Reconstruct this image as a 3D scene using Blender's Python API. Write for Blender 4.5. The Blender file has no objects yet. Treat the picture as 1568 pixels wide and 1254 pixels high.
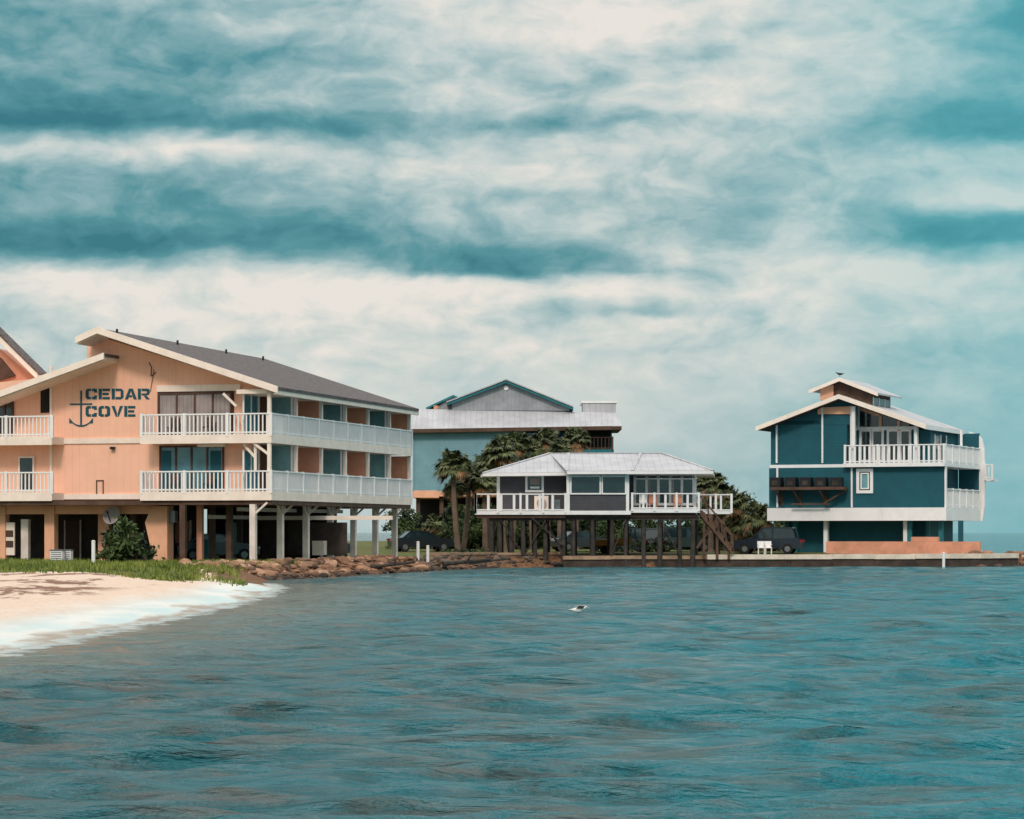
import bpy, math, random
import numpy as np
from mathutils import Vector, Matrix
random.seed(7); rng=np.random.default_rng(7)
F=4000.0; CX=784.0; HY=815.0; H=2.2
sc=bpy.context.scene
def lin(c):
    return tuple(((v/255)/12.92 if v/255<=.04045 else (((v/255)+.055)/1.055)**2.4) for v in c)
# ------------------------------------------------------------ node helper
class NT:
    def __init__(s,nt): s.nt=nt
    def n(s,t,**k):
        nd=s.nt.nodes.new(t)
        for a,b in k.items(): setattr(nd,a,b)
        return nd
    def setin(s,sock,v):
        if hasattr(v,'links') or isinstance(v,bpy.types.NodeSocket): s.nt.links.new(v,sock)
        else: sock.default_value=v
    def m(s,op,a,b=None,c=None,clamp=False):
        nd=s.n('ShaderNodeMath',operation=op,use_clamp=clamp); s.setin(nd.inputs[0],a)
        if b is not None: s.setin(nd.inputs[1],b)
        if c is not None: s.setin(nd.inputs[2],c)
        return nd.outputs[0]
    def mix(s,f,a,b,bt='MIX'):
        nd=s.n('ShaderNodeMix',data_type='RGBA',blend_type=bt)
        s.setin(nd.inputs[0],f)
        s.setin(nd.inputs[6],a if not isinstance(a,tuple) else (*a[:3],1)); s.setin(nd.inputs[7],b if not isinstance(b,tuple) else (*b[:3],1))
        return nd.outputs[2]
    def noise(s,vec,scale=1,detail=4,rough=.5,dist=0):
        nd=s.n('ShaderNodeTexNoise'); s.setin(nd.inputs['Vector'],vec)
        nd.inputs['Scale'].default_value=scale; nd.inputs['Detail'].default_value=detail
        nd.inputs['Roughness'].default_value=rough; nd.inputs['Distortion'].default_value=dist
        return nd.outputs[0]
    def ramp(s,f,stops,interp='LINEAR'):
        nd=s.n('ShaderNodeValToRGB'); s.setin(nd.inputs[0],f); cr=nd.color_ramp; cr.interpolation=interp
        while len(cr.elements)<len(stops): cr.elements.new(.5)
        for e,(p,c) in zip(cr.elements,stops):
            e.position=p; e.color=(*c[:3],1) if isinstance(c,tuple) else (c,c,c,1)
        return nd.outputs[0]
    def mr(s,v,a,b,c=0.,d=1.,sm=True):
        nd=s.n('ShaderNodeMapRange'); nd.interpolation_type='SMOOTHSTEP' if sm else 'LINEAR'
        s.setin(nd.inputs[0],v)
        for i,x in enumerate((a,b,c,d)): nd.inputs[1+i].default_value=x
        return nd.outputs[0]
    def comb(s,x,y,z):
        nd=s.n('ShaderNodeCombineXYZ'); s.setin(nd.inputs[0],x); s.setin(nd.inputs[1],y); s.setin(nd.inputs[2],z); return nd.outputs[0]
MATS={}
def mat(name,col,rough=.7,var=.18,ns=1.2,lines=None,bump=.15,metal=0,spec=.4,grime=.25):
    if name in MATS: return MATS[name]
    m=bpy.data.materials.new(name); m.use_nodes=True; nt=m.node_tree; t=NT(nt); nt.nodes.clear()
    out=t.n('ShaderNodeOutputMaterial'); p=t.n('ShaderNodeBsdfPrincipled'); nt.links.new(p.outputs[0],out.inputs[0])
    tc=t.n('ShaderNodeTexCoord'); ob=tc.outputs['Object']
    c=lin(col)
    n1=t.noise(ob,ns,5,.6)
    mp=t.n('ShaderNodeMapping'); t.setin(mp.inputs[0],ob); mp.inputs['Scale'].default_value=(3,3,.35)
    n2=t.noise(mp.outputs[0],1.6,4,.6)
    f=t.mr(n1,.3,.7)
    colr=t.mix(f,tuple(v*(1-var) for v in c),tuple(min(1,v*(1+var*.6)) for v in c))
    if grime>0:
        g=t.mr(n2,.52,.75,0,grime)
        colr=t.mix(g,colr,tuple(v*.55+.01 for v in c))
    hgt=n1
    if lines:
        ax,per,dark=lines
        sp=t.n('ShaderNodeSeparateXYZ'); t.setin(sp.inputs[0],ob)
        v=t.m('FRACT',t.m('DIVIDE',t.m('ADD',sp.outputs[ax],500.),per))
        ln=t.mr(v,.0,.14,1,0)
        colr=t.mix(t.m('MULTIPLY',ln,dark),colr,tuple(x*.35 for x in c))
        hgt=t.m('ADD',t.m('MULTIPLY',v,1.5),t.m('MULTIPLY',n1,.3))
    t.setin(p.inputs['Base Color'],colr); p.inputs['Roughness'].default_value=rough
    p.inputs['Metallic'].default_value=metal; p.inputs['Specular IOR Level'].default_value=spec
    if bump>0:
        b=t.n('ShaderNodeBump'); b.inputs['Strength'].default_value=bump; b.inputs['Distance'].default_value=.03
        t.setin(b.inputs['Height'],hgt); nt.links.new(b.outputs[0],p.inputs['Normal'])
    MATS[name]=m; return m
PEACH=mat('peach_board_siding',(250,194,166),.75,var=.07,ns=.5,lines=(0,.4,.16),grime=.1,bump=.08)
PEACHP=mat('peach_plaster',(242,180,146),.8,var=.1,grime=.25)
PEACHD=mat('terracotta_partition',(216,150,122),.8,var=.08,grime=.1)
CREAM=mat('cream_trim',(246,228,214),.6,var=.08,grime=.18)
WHITE=mat('white_painted_wood',(238,235,234),.55,var=.06,grime=.15)
WHITEO=mat('weathered_white_post',(232,216,206),.65,grime=.5)
SHING=mat('grey_shingles',(104,95,95),.9,var=.5,ns=5,lines=(2,.14,.6))
DARK=mat('dark_interior',(26,24,26),.8,bump=0)  # near-black that paints the shade of recesses and open ground floors
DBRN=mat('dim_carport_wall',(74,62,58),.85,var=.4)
BROWN=mat('brown_timber',(90,66,54),.8,var=.35)
GLASS=mat('window_glass',(30,48,54),.08,var=.3,bump=0,spec=.9,grime=0)
GLASST=mat('teal_glass',(70,124,136),.1,var=.25,bump=0,spec=.8,grime=0)
CURT=mat('curtain_cloth',(158,148,146),.9,lines=(0,.22,.8))
TEALP=mat('pale_teal_panel',(110,156,162),.5)
SIGN=mat('sign_paint_teal',(10,82,96),.7,var=.1,grime=.1)
GREYS=mat('grey_lap_siding',(74,73,79),.75,lines=(2,.16,.6))
METAL=mat('light_metal_roof',(186,184,188),.6,var=.14,ns=.6,lines=(0,.45,.45),grime=.45)
LGREY=mat('grey_gable_siding',(154,156,162),.75,lines=(0,.35,.4))
BLUES=mat('blue_siding',(122,162,174),.75,var=.08,lines=(2,.2,.35),grime=.12)
TEALT=mat('teal_trim',(34,112,120),.6)
TEALS=mat('teal_lap_siding',(20,86,98),.7,var=.12,lines=(2,.19,.55),grime=.15)
PILE=mat('timber_piling',(66,60,56),.9,var=.45,ns=2)
STAIR=mat('stair_timber',(96,70,56),.8,var=.35)
CONC=mat('concrete',(164,136,112),.85,var=.35,grime=.5)
CONCD=mat('stained_concrete',(76,62,55),.9,var=.5,grime=.6)
CONCL=mat('pale_concrete_cap',(224,208,190),.8,var=.2)
ORNG=mat('terracotta_wall',(214,150,122),.8)
GREYM=mat('grey_metal',(120,124,126),.4,metal=.6)
BLACK=mat('black_paint',(22,22,24),.5)
TYRE=mat('rubber',(20,20,20),.85)
# ------------------------------------------------------------ mesh builder
def mkobj(name,v,f,m,parent=None,smooth=False,off=(0,0,0)):
    me=bpy.data.meshes.new(name); v=np.asarray(v,dtype=float)-np.array(off)
    me.from_pydata([tuple(x) for x in v],[],f); me.materials.append(m)
    if smooth: me.polygons.foreach_set('use_smooth',[True]*len(me.polygons))
    me.update(); o=bpy.data.objects.new(name,me); sc.collection.objects.link(o)
    if parent: o.parent=parent
    return o
class B:
    def __init__(s,name,loc):
        s.name=name; s.loc=loc; s.parts={}
    def add(s,part,m,v,f,sm=False):
        P=s.parts.setdefault((part,m.name),[[],[],m,sm]); n=len(P[0])
        P[0].extend([tuple(x) for x in v]); P[1].extend([tuple(i+n for i in q) for q in f])
    def prism(s,part,m,A,Bp):
        n=len(A); f=[tuple(range(n)),tuple(range(2*n-1,n-1,-1))]
        f+=[(i,i+n,(i+1)%n+n,(i+1)%n) for i in range(n)]
        s.add(part,m,list(A)+list(Bp),f)
    def beam(s,part,m,a,b,w=.15,w2=None):
        a=Vector(a); b=Vector(b); d=(b-a).normalized(); w2=w2 or w
        up=Vector((0,0,1)) if abs(d.z)<.95 else Vector((0,1,0))
        x=d.cross(up).normalized()*w/2; y=d.cross(x).normalized()*w2/2
        s.prism(part,m,[a+x+y,a-x+y,a-x-y,a+x-y],[b+x+y,b-x+y,b-x-y,b+x-y])
    def cyl(s,part,m,a,b,r,r2=None,n=10,sm=True):
        a=Vector(a); b=Vector(b); d=(b-a).normalized(); r2=r if r2 is None else r2
        up=Vector((0,0,1)) if abs(d.z)<.95 else Vector((0,1,0)); x=d.cross(up).normalized(); y=d.cross(x)
        A=[a+(x*math.cos(2*math.pi*i/n)+y*math.sin(2*math.pi*i/n))*r for i in range(n)]
        C=[b+(x*math.cos(2*math.pi*i/n)+y*math.sin(2*math.pi*i/n))*r2 for i in range(n)]
        s.prism(part,m,A,C)
    def done(s):
        e=bpy.data.objects.new(s.name,None); e.location=s.loc; sc.collection.objects.link(e)
        for (pn,_),(v,f,m,sm) in s.parts.items():
            mkobj(pn,v,f,m,e,sm,s.loc)
        return e
class Face:
    def __init__(s,b,O,d,flip=False):
        s.b=b; s.O=O; l=math.hypot(*d); s.d=(d[0]/l,d[1]/l)
        s.n=(s.d[1],-s.d[0])
    def P(s,u,v,z): return Vector((s.O[0]+u*s.d[0]+v*s.n[0],s.O[1]+u*s.d[1]+v*s.n[1],z))
    def u(s,px,v=0):
        a=(px-CX)/F
        return (a*(s.O[1]+v*s.n[1])-s.O[0]-v*s.n[0])/(s.d[0]-a*s.d[1])
    def q(s,px,py,v=0):
        u=s.u(px,v); y=s.O[1]+u*s.d[1]+v*s.n[1]
        return u,H+(HY-py)/F*y
    def box(s,part,m,u0,u1,v0,v1,z0,z1):
        if u0>u1:u0,u1=u1,u0
        A=[s.P(u0,v0,z0),s.P(u1,v0,z0),s.P(u1,v0,z1),s.P(u0,v0,z1)]
        C=[s.P(u0,v1,z0),s.P(u1,v1,z0),s.P(u1,v1,z1),s.P(u0,v1,z1)]
        s.b.prism(part,m,A,C)
    def pbox(s,part,m,x0,x1,y0,y1,v0,v1):
        u0,z1=s.q(x0,y0,v1); u1,_=s.q(x1,y0,v1); _,z0=s.q((x0+x1)/2,y1,v1)
        s.box(part,m,u0,u1,v0,v1,z0,z1)
    def poly(s,part,m,pts,v0,v1,px=True,vref=None):
        vr=v1 if vref is None else vref
        q=[s.q(a,b,vr) if px else (a,b) for a,b in pts]
        s.b.prism(part,m,[s.P(u,v1,z) for u,z in q],[s.P(u,v0,z) for u,z in q])
    def window(s,x0,x1,y0,y1,v,mull=1,glass=None,fr=None,fw=.09,rows=1):
        fr=fr or WHITE
        u0,z1=s.q(x0,y0,v); u1,_=s.q(x1,y0,v); _,z0=s.q((x0+x1)/2,y1,v)
        s.box('window_glass',glass or GLASS,u0,u1,v-.02,v+.03,z0,z1)
        for k in range(mull+1):
            uu=u0+(u1-u0)*k/mull; s.box('window_frame',fr,uu-fw/2,uu+fw/2,v-.01,v+.09,z0+fw*.5,z1-fw*.5)
        for k in range(rows+1):
            zz=z0+(z1-z0)*k/rows; s.box('window_frame',fr,u0-fw/2,u1+fw/2,v-.01,v+.095,zz-fw/2,zz+fw/2)
    def rail(s,u0,u1,v,z0,z1,m=None,sp=.2,w=.08,post=2.4,part='balcony_railing'):
        m=m or WHITE
        if u0>u1:u0,u1=u1,u0
        n=max(1,int((u1-u0)/sp)); 
        for i in range(n+1):
            uu=u0+(u1-u0)*i/n; s.box(part,m,uu-w/2,uu+w/2,v-.02,v+.02,z0,z1-.03)
        s.box(part,m,u0,u1,v-.06,v+.06,z1-.07,z1)
        s.box(part,m,u0,u1,v-.03,v+.03,z0+.06,z0+.14)
        n=max(1,round((u1-u0)/post))
        for i in range(n+1):
            uu=u0+(u1-u0)*i/n; s.box(part,m,uu-.07,uu+.07,v-.07,v+.07,z0-.1,z1+.03)
# ------------------------------------------------------------ coast
COAST=np.array([(-9.5,46),(-9.3,52),(-9.1,62),(-8.7,75),(-8.8,90),(-9.4,103),(-10.7,112),(-11.3,121),(-9.2,127),(-8.2,134),(-6.6,140),(-4.2,152),(-1,160.5),(3.2,164),(25.6,166),(30,167.5),(33,170.5),(37,175),(48,177),(50,181),(40,185),(36,200),(34,260),(31,420),(-300,420),(-300,-60),(-80,-40),(-35,20),(-16,34),(-11,41)],float)
def sdist(x,y):
    x=np.asarray(x,float); y=np.asarray(y,float); d=np.full(x.shape,1e9); ins=np.zeros(x.shape,bool); n=len(COAST)
    for i in range(n):
        ax,ay=COAST[i]; bx,by=COAST[(i+1)%n]; ex,ey=bx-ax,by-ay
        t=np.clip(((x-ax)*ex+(y-ay)*ey)/(ex*ex+ey*ey),0,1)
        d=np.minimum(d,np.hypot(x-ax-t*ex,y-ay-t*ey))
        c=((ay>y)!=(by>y)); 
        with np.errstate(divide='ignore',invalid='ignore'):
            ins^= c & (x< (bx-ax)*(y-ay)/(by-ay+1e-12)+ax)
    return np.where(ins,d,-d)
def sst(a,b,x): t=np.clip((x-a)/(b-a),0,1); return t*t*(3-2*t)
def terr(x,y):
    d=sdist(x,y); wb=1-sst(104,118,y)
    hb=np.clip(.085*d,-1.5,.62)+.03*np.sin(x*.8)*np.sin(y*.35)*np.clip(d,0,1)
    hs=np.clip(.42*d,-2,.66)+.25*sst(8,30,d)
    sea=(x>3.2)&(x<33)&(y<175)
    hs=np.where(sea,np.where(d>.15,.72+.15*sst(3,10,d),-1.5),hs)
    return wb*hb+(1-wb)*hs
def raw_mesh(name,v,q,m,smooth=True):
    me=bpy.data.meshes.new(name); k=q.shape[1]
    me.vertices.add(len(v)); me.vertices.foreach_set('co',v.astype(np.float32).ravel())
    me.loops.add(q.size); me.loops.foreach_set('vertex_index',q.astype(np.int32).ravel())
    me.polygons.add(len(q)); me.polygons.foreach_set('loop_start',np.arange(len(q),dtype=np.int32)*k)
    me.polygons.foreach_set('loop_total',np.full(len(q),k,np.int32))
    me.polygons.foreach_set('use_smooth',np.full(len(q),smooth))
    me.update(calc_edges=True); me.validate(); me.materials.append(m)
    o=bpy.data.objects.new(name,me); sc.collection.objects.link(o); return o
def grid_mesh(name,xs,ys,zf,m,attrs=None):
    X,Y=np.meshgrid(xs,ys); Z=zf(X,Y); nx,ny=len(xs),len(ys)
    v=np.stack([X.ravel(),Y.ravel(),Z.ravel()],1)
    i=np.arange(nx*ny).reshape(ny,nx); q=np.stack([i[:-1,:-1],i[:-1,1:],i[1:,1:],i[1:,:-1]],-1).reshape(-1,4)
    return raw_mesh(name,v,q,m),X,Y,Z
def attr(o,name,val):
    a=o.data.attributes.new(name,'FLOAT','POINT'); a.data.foreach_set('value',np.asarray(val,np.float32).ravel())
# land material
def land_mat():
    m=bpy.data.materials.new('beach_and_lawn'); m.use_nodes=True; nt=m.node_tree; nt.nodes.clear(); t=NT(nt)
    out=t.n('ShaderNodeOutputMaterial'); p=t.n('ShaderNodeBsdfPrincipled'); nt.links.new(p.outputs[0],out.inputs[0])
    ob=t.n('ShaderNodeTexCoord').outputs['Object']
    g=t.n('ShaderNodeAttribute',attribute_name='grass').outputs['Fac']; z=t.n('ShaderNodeSeparateXYZ'); t.setin(z.inputs[0],ob); zz=z.outputs[2]
    so=t.n('ShaderNodeAttribute',attribute_name='soil').outputs['Fac']
    n=t.noise(ob,.5,8,.65); nf=t.noise(ob,6,6,.7)
    mp=t.n('ShaderNodeMapping'); t.setin(mp.inputs[0],ob); mp.inputs['Scale'].default_value=(.5,.12,1); nw=t.noise(mp.outputs[0],1.4,7,.65)
    sand=t.mix(t.mr(nf,.35,.7),lin((232,206,188)),lin((212,182,160)))
    wr=t.m('MULTIPLY',t.mr(nw,.52,.58),t.m('MULTIPLY',t.mr(zz,.3,.4),t.mr(zz,.75,.6)))
    sand=t.mix(t.m('MULTIPLY',wr,.85),sand,lin((112,68,46)))
    mp3=t.n('ShaderNodeMapping'); t.setin(mp3.inputs[0],ob); mp3.inputs['Scale'].default_value=(1.,.25,1); n3=t.noise(mp3.outputs[0],.7,5,.6)
    zn=t.m('ADD',zz,t.m('MULTIPLY',t.m('SUBTRACT',n3,.5),.3))
    foam=t.mr(zn,.3,.1)
    sand=t.mix(foam,sand,t.mix(t.mr(n3,.38,.64),lin((226,222,216)),lin((196,212,212))))
    wet=t.mr(zn,.06,.0); sand=t.mix(wet,sand,lin((168,156,144)))
    grs=t.mix(t.mr(nf,.35,.65),lin((58,74,32)),lin((104,112,52)))
    soil=t.mix(t.mr(nf,.35,.65),lin((88,62,46)),lin((140,104,76)))
    grs=t.mix(t.mr(n,.5,.62),grs,soil)
    gm=t.mr(t.m('ADD',g,t.m('MULTIPLY',t.m('SUBTRACT',n,.5),.9)),.4,.6)
    c=t.mix(gm,sand,grs)
    c=t.mix(t.mr(t.m('ADD',so,t.m('MULTIPLY',t.m('SUBTRACT',n,.5),.5)),.4,.6),c,soil)
    t.setin(p.inputs['Base Color'],c); p.inputs['Roughness'].default_value=.85; p.inputs['Specular IOR Level'].default_value=.2
    b=t.n('ShaderNodeBump'); b.inputs['Strength'].default_value=.5; b.inputs['Distance'].default_value=.08; t.setin(b.inputs['Height'],t.m('ADD',nf,n)); nt.links.new(b.outputs[0],p.inputs['Normal'])
    return m
LM=land_mat()
xs=np.unique(np.concatenate([np.linspace(-300,-45,30),np.arange(-45,52,.7),np.linspace(52,60,4)]))
ys=np.unique(np.concatenate([np.linspace(-60,38,20),np.arange(38,215,.7),np.linspace(216,425,40)]))
land,X,Y,Z=grid_mesh('ground',xs,ys,terr,LM)
d=sdist(X,Y)
gr=np.where((Y>98),sst(98,108,Y+0*X),0)*sst(1.5,4,d); attr(land,'grass',gr)
attr(land,'soil',np.where(Y>108,1-sst(1.,3.2,d),0))
# ------------------------------------------------------------ water
def water():
    m=bpy.data.materials.new('sea_water'); m.use_nodes=True; nt=m.node_tree; nt.nodes.clear(); t=NT(nt)
    out=t.n('ShaderNodeOutputMaterial'); p=t.n('ShaderNodeBsdfPrincipled'); nt.links.new(p.outputs[0],out.inputs[0])
    ob=t.n('ShaderNodeTexCoord').outputs['Object']
    mp=t.n('ShaderNodeMapping'); t.setin(mp.inputs[0],ob); mp.inputs['Scale'].default_value=(.32,1.,1); mp.inputs['Rotation'].default_value=(0,0,.2)
    n=t.noise(mp.outputs[0],2.0,6,.68); nb=t.noise(ob,.03,3,.5)
    sp=t.n('ShaderNodeSeparateXYZ'); t.setin(sp.inputs[0],ob)
    ang=t.m('DIVIDE',sp.outputs[0],t.m('ADD',sp.outputs[1],30.))
    side=t.mr(t.m('ADD',ang,t.m('MULTIPLY',t.m('SUBTRACT',nb,.5),.18)),-.12,.15)
    teal=t.mix(side,lin((36,98,106)),lin((4,122,136)))
    brn=t.mix(side,lin((84,88,84)),lin((54,90,92)))
    c=t.mix(t.m('MULTIPLY',t.mr(n,.42,.66),.95),teal,brn)
    fo=t.n('ShaderNodeAttribute',attribute_name='foam').outputs['Fac']
    sh=t.n('ShaderNodeAttribute',attribute_name='shore').outputs['Fac']
    c=t.mix(t.m('MULTIPLY',sh,.7),c,lin((138,136,122)))
    nf=t.noise(ob,1.3,6,.7)
    fm=t.mr(t.m('ADD',fo,t.m('MULTIPLY',t.m('SUBTRACT',nf,.5),1.3)),.42,.7)
    c=t.mix(t.m('MULTIPLY',fm,.85),c,lin((216,222,220)))
    t.setin(p.inputs['Base Color'],c); t.setin(p.inputs['Roughness'],t.m('ADD',.12,t.m('MULTIPLY',fm,.6)))
    p.inputs['IOR'].default_value=1.33; p.inputs['Specular IOR Level'].default_value=.42
    def bm(scale,sx,rot,dist,det,ro,prev=None):
        mp2=t.n('ShaderNodeMapping'); t.setin(mp2.inputs[0],ob); mp2.inputs['Scale'].default_value=(sx,1,1); mp2.inputs['Rotation'].default_value=(0,0,rot)
        b1=t.noise(mp2.outputs[0],scale,det,ro,.2)
        b=t.n('ShaderNodeBump'); b.inputs['Strength'].default_value=1.; b.inputs['Distance'].default_value=dist; t.setin(b.inputs['Height'],b1)
        if prev: nt.links.new(prev,b.inputs['Normal'])
        return b.outputs[0]
    q=bm(.6,.5,.26,.75,3,.5); q=bm(3.0,.36,.18,.6,6,.6,q)
    nt.links.new(q,p.inputs['Normal'])
    return m
WM=water()
r1=14*np.exp(np.arange(0,math.log(200/14),.0034)); r2=200*np.exp(np.arange(.02,math.log(12000/200),.05)); r0=np.linspace(1,13.5,12)
R=np.concatenate([r0,r1,r2]); 
th=np.radians(np.concatenate([np.arange(-180,-20,8),np.arange(-20,-13.5,.6),np.arange(-13.5,13.5,.07),np.arange(13.5,20,.6),np.arange(20,181,8)]))
RR,TT=np.meshgrid(R,th,indexing='ij'); WX=RR*np.sin(TT); WY=RR*np.cos(TT)-6
dr=np.gradient(R)[:,None]*np.ones_like(TT)
WZ=np.zeros_like(WX); ddx=np.zeros_like(WX); ddy=np.zeros_like(WX)
for i in range(90):
    L=.32*(4.5/.32)**(i/89)*rng.uniform(.9,1.1); a=rng.normal(-math.pi/2+.2,.36); k=2*math.pi/L
    A=.0098*L**.8*rng.uniform(.4,1.5)
    if L>1.5: A*=.6
    w=np.clip((L/dr-2.5)/3,0,1); ph=k*(WX*math.cos(a)+WY*math.sin(a))+rng.uniform(0,7)
    WZ+=w*A*np.sin(ph); ddx+=w*A*.9*math.cos(a)*np.cos(ph); ddy+=w*A*.9*math.sin(a)*np.cos(ph)
sd=sdist(WX,WY); att=1-.85*sst(-4,0,sd)
WZ*=att; v=np.stack([(WX+ddx*att).ravel(),(WY+ddy*att).ravel(),WZ.ravel()],1)
nr,ntn=WX.shape; i=np.arange(nr*ntn).reshape(nr,ntn); q=np.stack([i[:-1,:-1],i[1:,:-1],i[1:,1:],i[:-1,1:]],-1).reshape(-1,4)[:, ::-1]
sea=raw_mesh('sea_water',v,q,WM)
beach=(WY<112)&(WX<0)
attr(sea,'foam',np.where(beach,sst(-1.8,.1,sd)*.72,.4*sst(-.8,0,sd)))
attr(sea,'shore',np.where(beach,sst(-7,-.3,sd),.4*sst(-3,0,sd)))
# ------------------------------------------------------------ inn
b=B('seaside_inn_building',(-12.18,132,.6)); O=(-12.18,132)
A=Face(b,O,(.966,-.257)); S=Face(b,O,(.257,.966))
A.n=(-.257,-.966); S.n=(.966,-.257)
uL=A.u(75,-1.5); LEN=24.1
z1b,z1t,r1t=3.82,4.25,5.33; z2b,z2t,r2t=6.72,7.15,8.24; ZC=9.3
A.box('upper_walls',PEACH,uL-9,-1.7,-24,-1.5,3.87,ZC)
A.box('deck_slab',CREAM,A.u(217),0,-1.5,0,z1b+.05,z1t); A.box('deck_slab',CREAM,A.u(217),0,-1.5,0,z2b+.05,z2t)
A.box('deck_slab',CREAM,-1.7,0,-24,-1.5,z1b+.05,z1t); A.box('deck_slab',CREAM,-1.7,0,-24,-1.5,z2b+.05,z2t)
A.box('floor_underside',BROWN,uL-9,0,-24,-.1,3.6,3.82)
for (a,c) in ((z1b,z1t+.02),(z2b,z2t+.02)):
    A.box('deck_fascia',CREAM,A.u(215),.04,.0,.05,a,c); S.box('deck_fascia',CREAM,.0,LEN,.0,.05,a,c)
    A.box('deck_fascia',CREAM,A.u(-60),A.u(80),.0,.05,a,c); A.box('deck_slab',CREAM,A.u(-60),A.u(80),-1.5,0,a+.05,c-.03)
    A.box('wall_band',CREAM,A.u(80,-1.42),A.u(217,-1.42),-1.5,-1.42,a+.1,c-.08)
for zb,zt in ((z1t+.02,r1t),(z2t+.02,r2t)):
    A.rail(A.u(217),0,0,zb,zt,sp=.215,w=.07); S.rail(0,LEN,0,zb,zt,sp=.17,w=.09)
    A.rail(A.u(-60),A.u(80),0,zb,zt,sp=.215,w=.07)
    for k in range(8):
        A.box('balcony_railing',WHITE,A.u(217)-.02,A.u(217)+.02,-1.4+k*.19,-1.34+k*.19,zb,zt); 
gp=[(A.u(75,-1.5),ZC),A.q(75,578,-1.5),A.q(133,556,-1.5),A.q(133,524,-1.5),A.q(150,514,-1.5),A.q(410,597,-1.5),(-.05,ZC)]
A.poly('gable_wall',PEACH,gp,-24,-1.5,px=False)
A.poly('gable_wall',PEACH,[(uL-9,ZC),(uL-9,ZC+.35),(uL,A.q(75,578,-1.5)[1]),(uL,ZC)],-24,-1.5,px=False)
def slab(pts,th,m,v0,v1,part,vref=.35):
    q=[A.q(x,y,vref) for x,y in pts]; q2=[(u,z-th) for u,z in reversed(q)]
    A.poly(part,m,q+q2,v0,v1,px=False)
slab([(118,517),(150,502),(424,592)],.16,SHING,-24.2,.35,'roof_shingles')
slab([(118,520.5),(150,505.5),(422,595)],.22,CREAM,-24.1,.3,'roof_soffit')
slab([(116,516),(150,500.5),(426,591.5)],.34,CREAM,.36,.46,'roof_fascia')
slab([(-30,612),(160,541)],.14,SHING,-12,.35,'roof_shingles')
slab([(-28,615),(158,545)],.22,CREAM,-12,.3,'roof_soffit')
slab([(-34,611),(160,540)],.33,CREAM,.36,.46,'roof_fascia')
S.box('eave_fascia',CREAM,-.35,24.3,.28,.4,A.q(424,592,.35)[1]-.38,A.q(424,592,.35)[1]-.1)
slab([(-60,455),(58,572)],.34,CREAM,-3.3,-3.15,'roof_fascia',-3.2)
slab([(-60,452),(60,571)],.12,SHING,-4.2,-3.1,'roof_shingles',-3.1)
A.poly('gable_wall',PEACHD,[(-60,520),(-60,600),(60,600),(52,577),(0,535)],-5,-4.2)
A.poly('gable_wall',BROWN,[(-60,525),(0,548),(22,575),(-60,600)],-4.2,-4.0)  # brown sheet paints the shade under the neighbouring eave
for px,py in ((178,507),(270,527),(352,545),(420,563)):
    u,z=A.q(150,504,.35); t=(px-178)/242*21.5; b.cyl('roof_vent',BLACK,A.P(u+.9,-t,z-.25),A.P(u+.9,-t,z+.02),.06)
N=6
for k in range(N+1):
    u=LEN*k/N if k else .08; u=min(u,LEN-.1)
    S.box('balcony_post',WHITEO if k else CREAM,u-.09,u+.09,-.2,-.02,z1t+.02,9.2)
    if 0<k:
        m=PEACHD if k%2==0 else TEALP
        for za,zb in ((z1t,z2b),(z2t,ZC)):
            S.box('partition',m,u-.05,u+.05,-1.69,-.22,za,zb)
            if m is TEALP: S.box('partition_frame',WHITE,u-.1,u-.05,-1.69,-1.6,za,zb); S.box('partition_frame',WHITE,u-.1,u-.05,-.35,-.25,za,zb)
for k in range(N):
    for za,zb in ((z1t,z2b),(z2t,ZC)):
        u=LEN*k/N
        S.box('patio_door_glass',GLASST,u+.5,u+2.6,-1.7,-1.66,za+.05,za+2.1)
        for uu in (u+.5,u+1.55,u+2.6): S.box('patio_door_frame',WHITE,uu-.05,uu+.05,-1.7,-1.62,za+.05,za+2.15)
S.box('soffit_beam',CREAM,0,LEN,-.25,.0,9.2,9.42)
A.box('soffit_beam',CREAM,A.u(362),0,-.25,.0,9.22,9.44)
A.box('corner_ceiling',CREAM,-1.7,0,-24,-.05,9.3-.08,9.3-.01)
A.pbox('window_recess',BROWN,241,358,598,664,-1.5,-1.44)
A.window(244,354,603,664,-1.41,4,fr=BROWN,glass=CURT)
A.pbox('window_trim',CREAM,240,368,590,599,-1.5,-1.38)
A.window(246,342,684,752,-1.46,4,glass=GLASST,fr=BROWN)
A.pbox('curtains',SIGN,248,262,690,752,-1.43,-1.41);A.pbox('curtains',SIGN,322,338,690,752,-1.43,-1.41)
A.pbox('corner_shade_panel',BROWN,364,410,604,664,-3.2,-3); A.pbox('corner_shade_panel',BROWN,364,410,682,752,-3.2,-3)  # brown panels stand in for the shade of the open corner bay
A.pbox('corner_door',GLASS,366,384,612,664,-2.98,-2.9);A.pbox('corner_door',GLASS,366,392,690,752,-2.98,-2.9)
for px in (265,318):
    for zt_ in (z1t,z2t):
        u=A.u(px,-.7); A.box('balcony_chair',BROWN,u-.25,u+.25,-1.,-.5,zt_+.4,zt_+.46); A.box('balcony_chair',BROWN,u-.25,u+.25,-1.05,-1.,zt_+.4,zt_+.95)
        for a in (-.22,.18):
            for c2 in (-.98,-.55): A.box('balcony_chair',BROWN,u+a,u+a+.04,c2,c2+.04,zt_,zt_+.4)
b.beam('brace',CREAM,A.P(A.u(362,-.1),-.1,8.6),A.P(A.u(342,-.1),-.1,9.25),.12)
b.beam('brace',CREAM,A.P(-.1,-.1,6.1),A.P(-1.0,-.1,6.75),.12)
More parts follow.
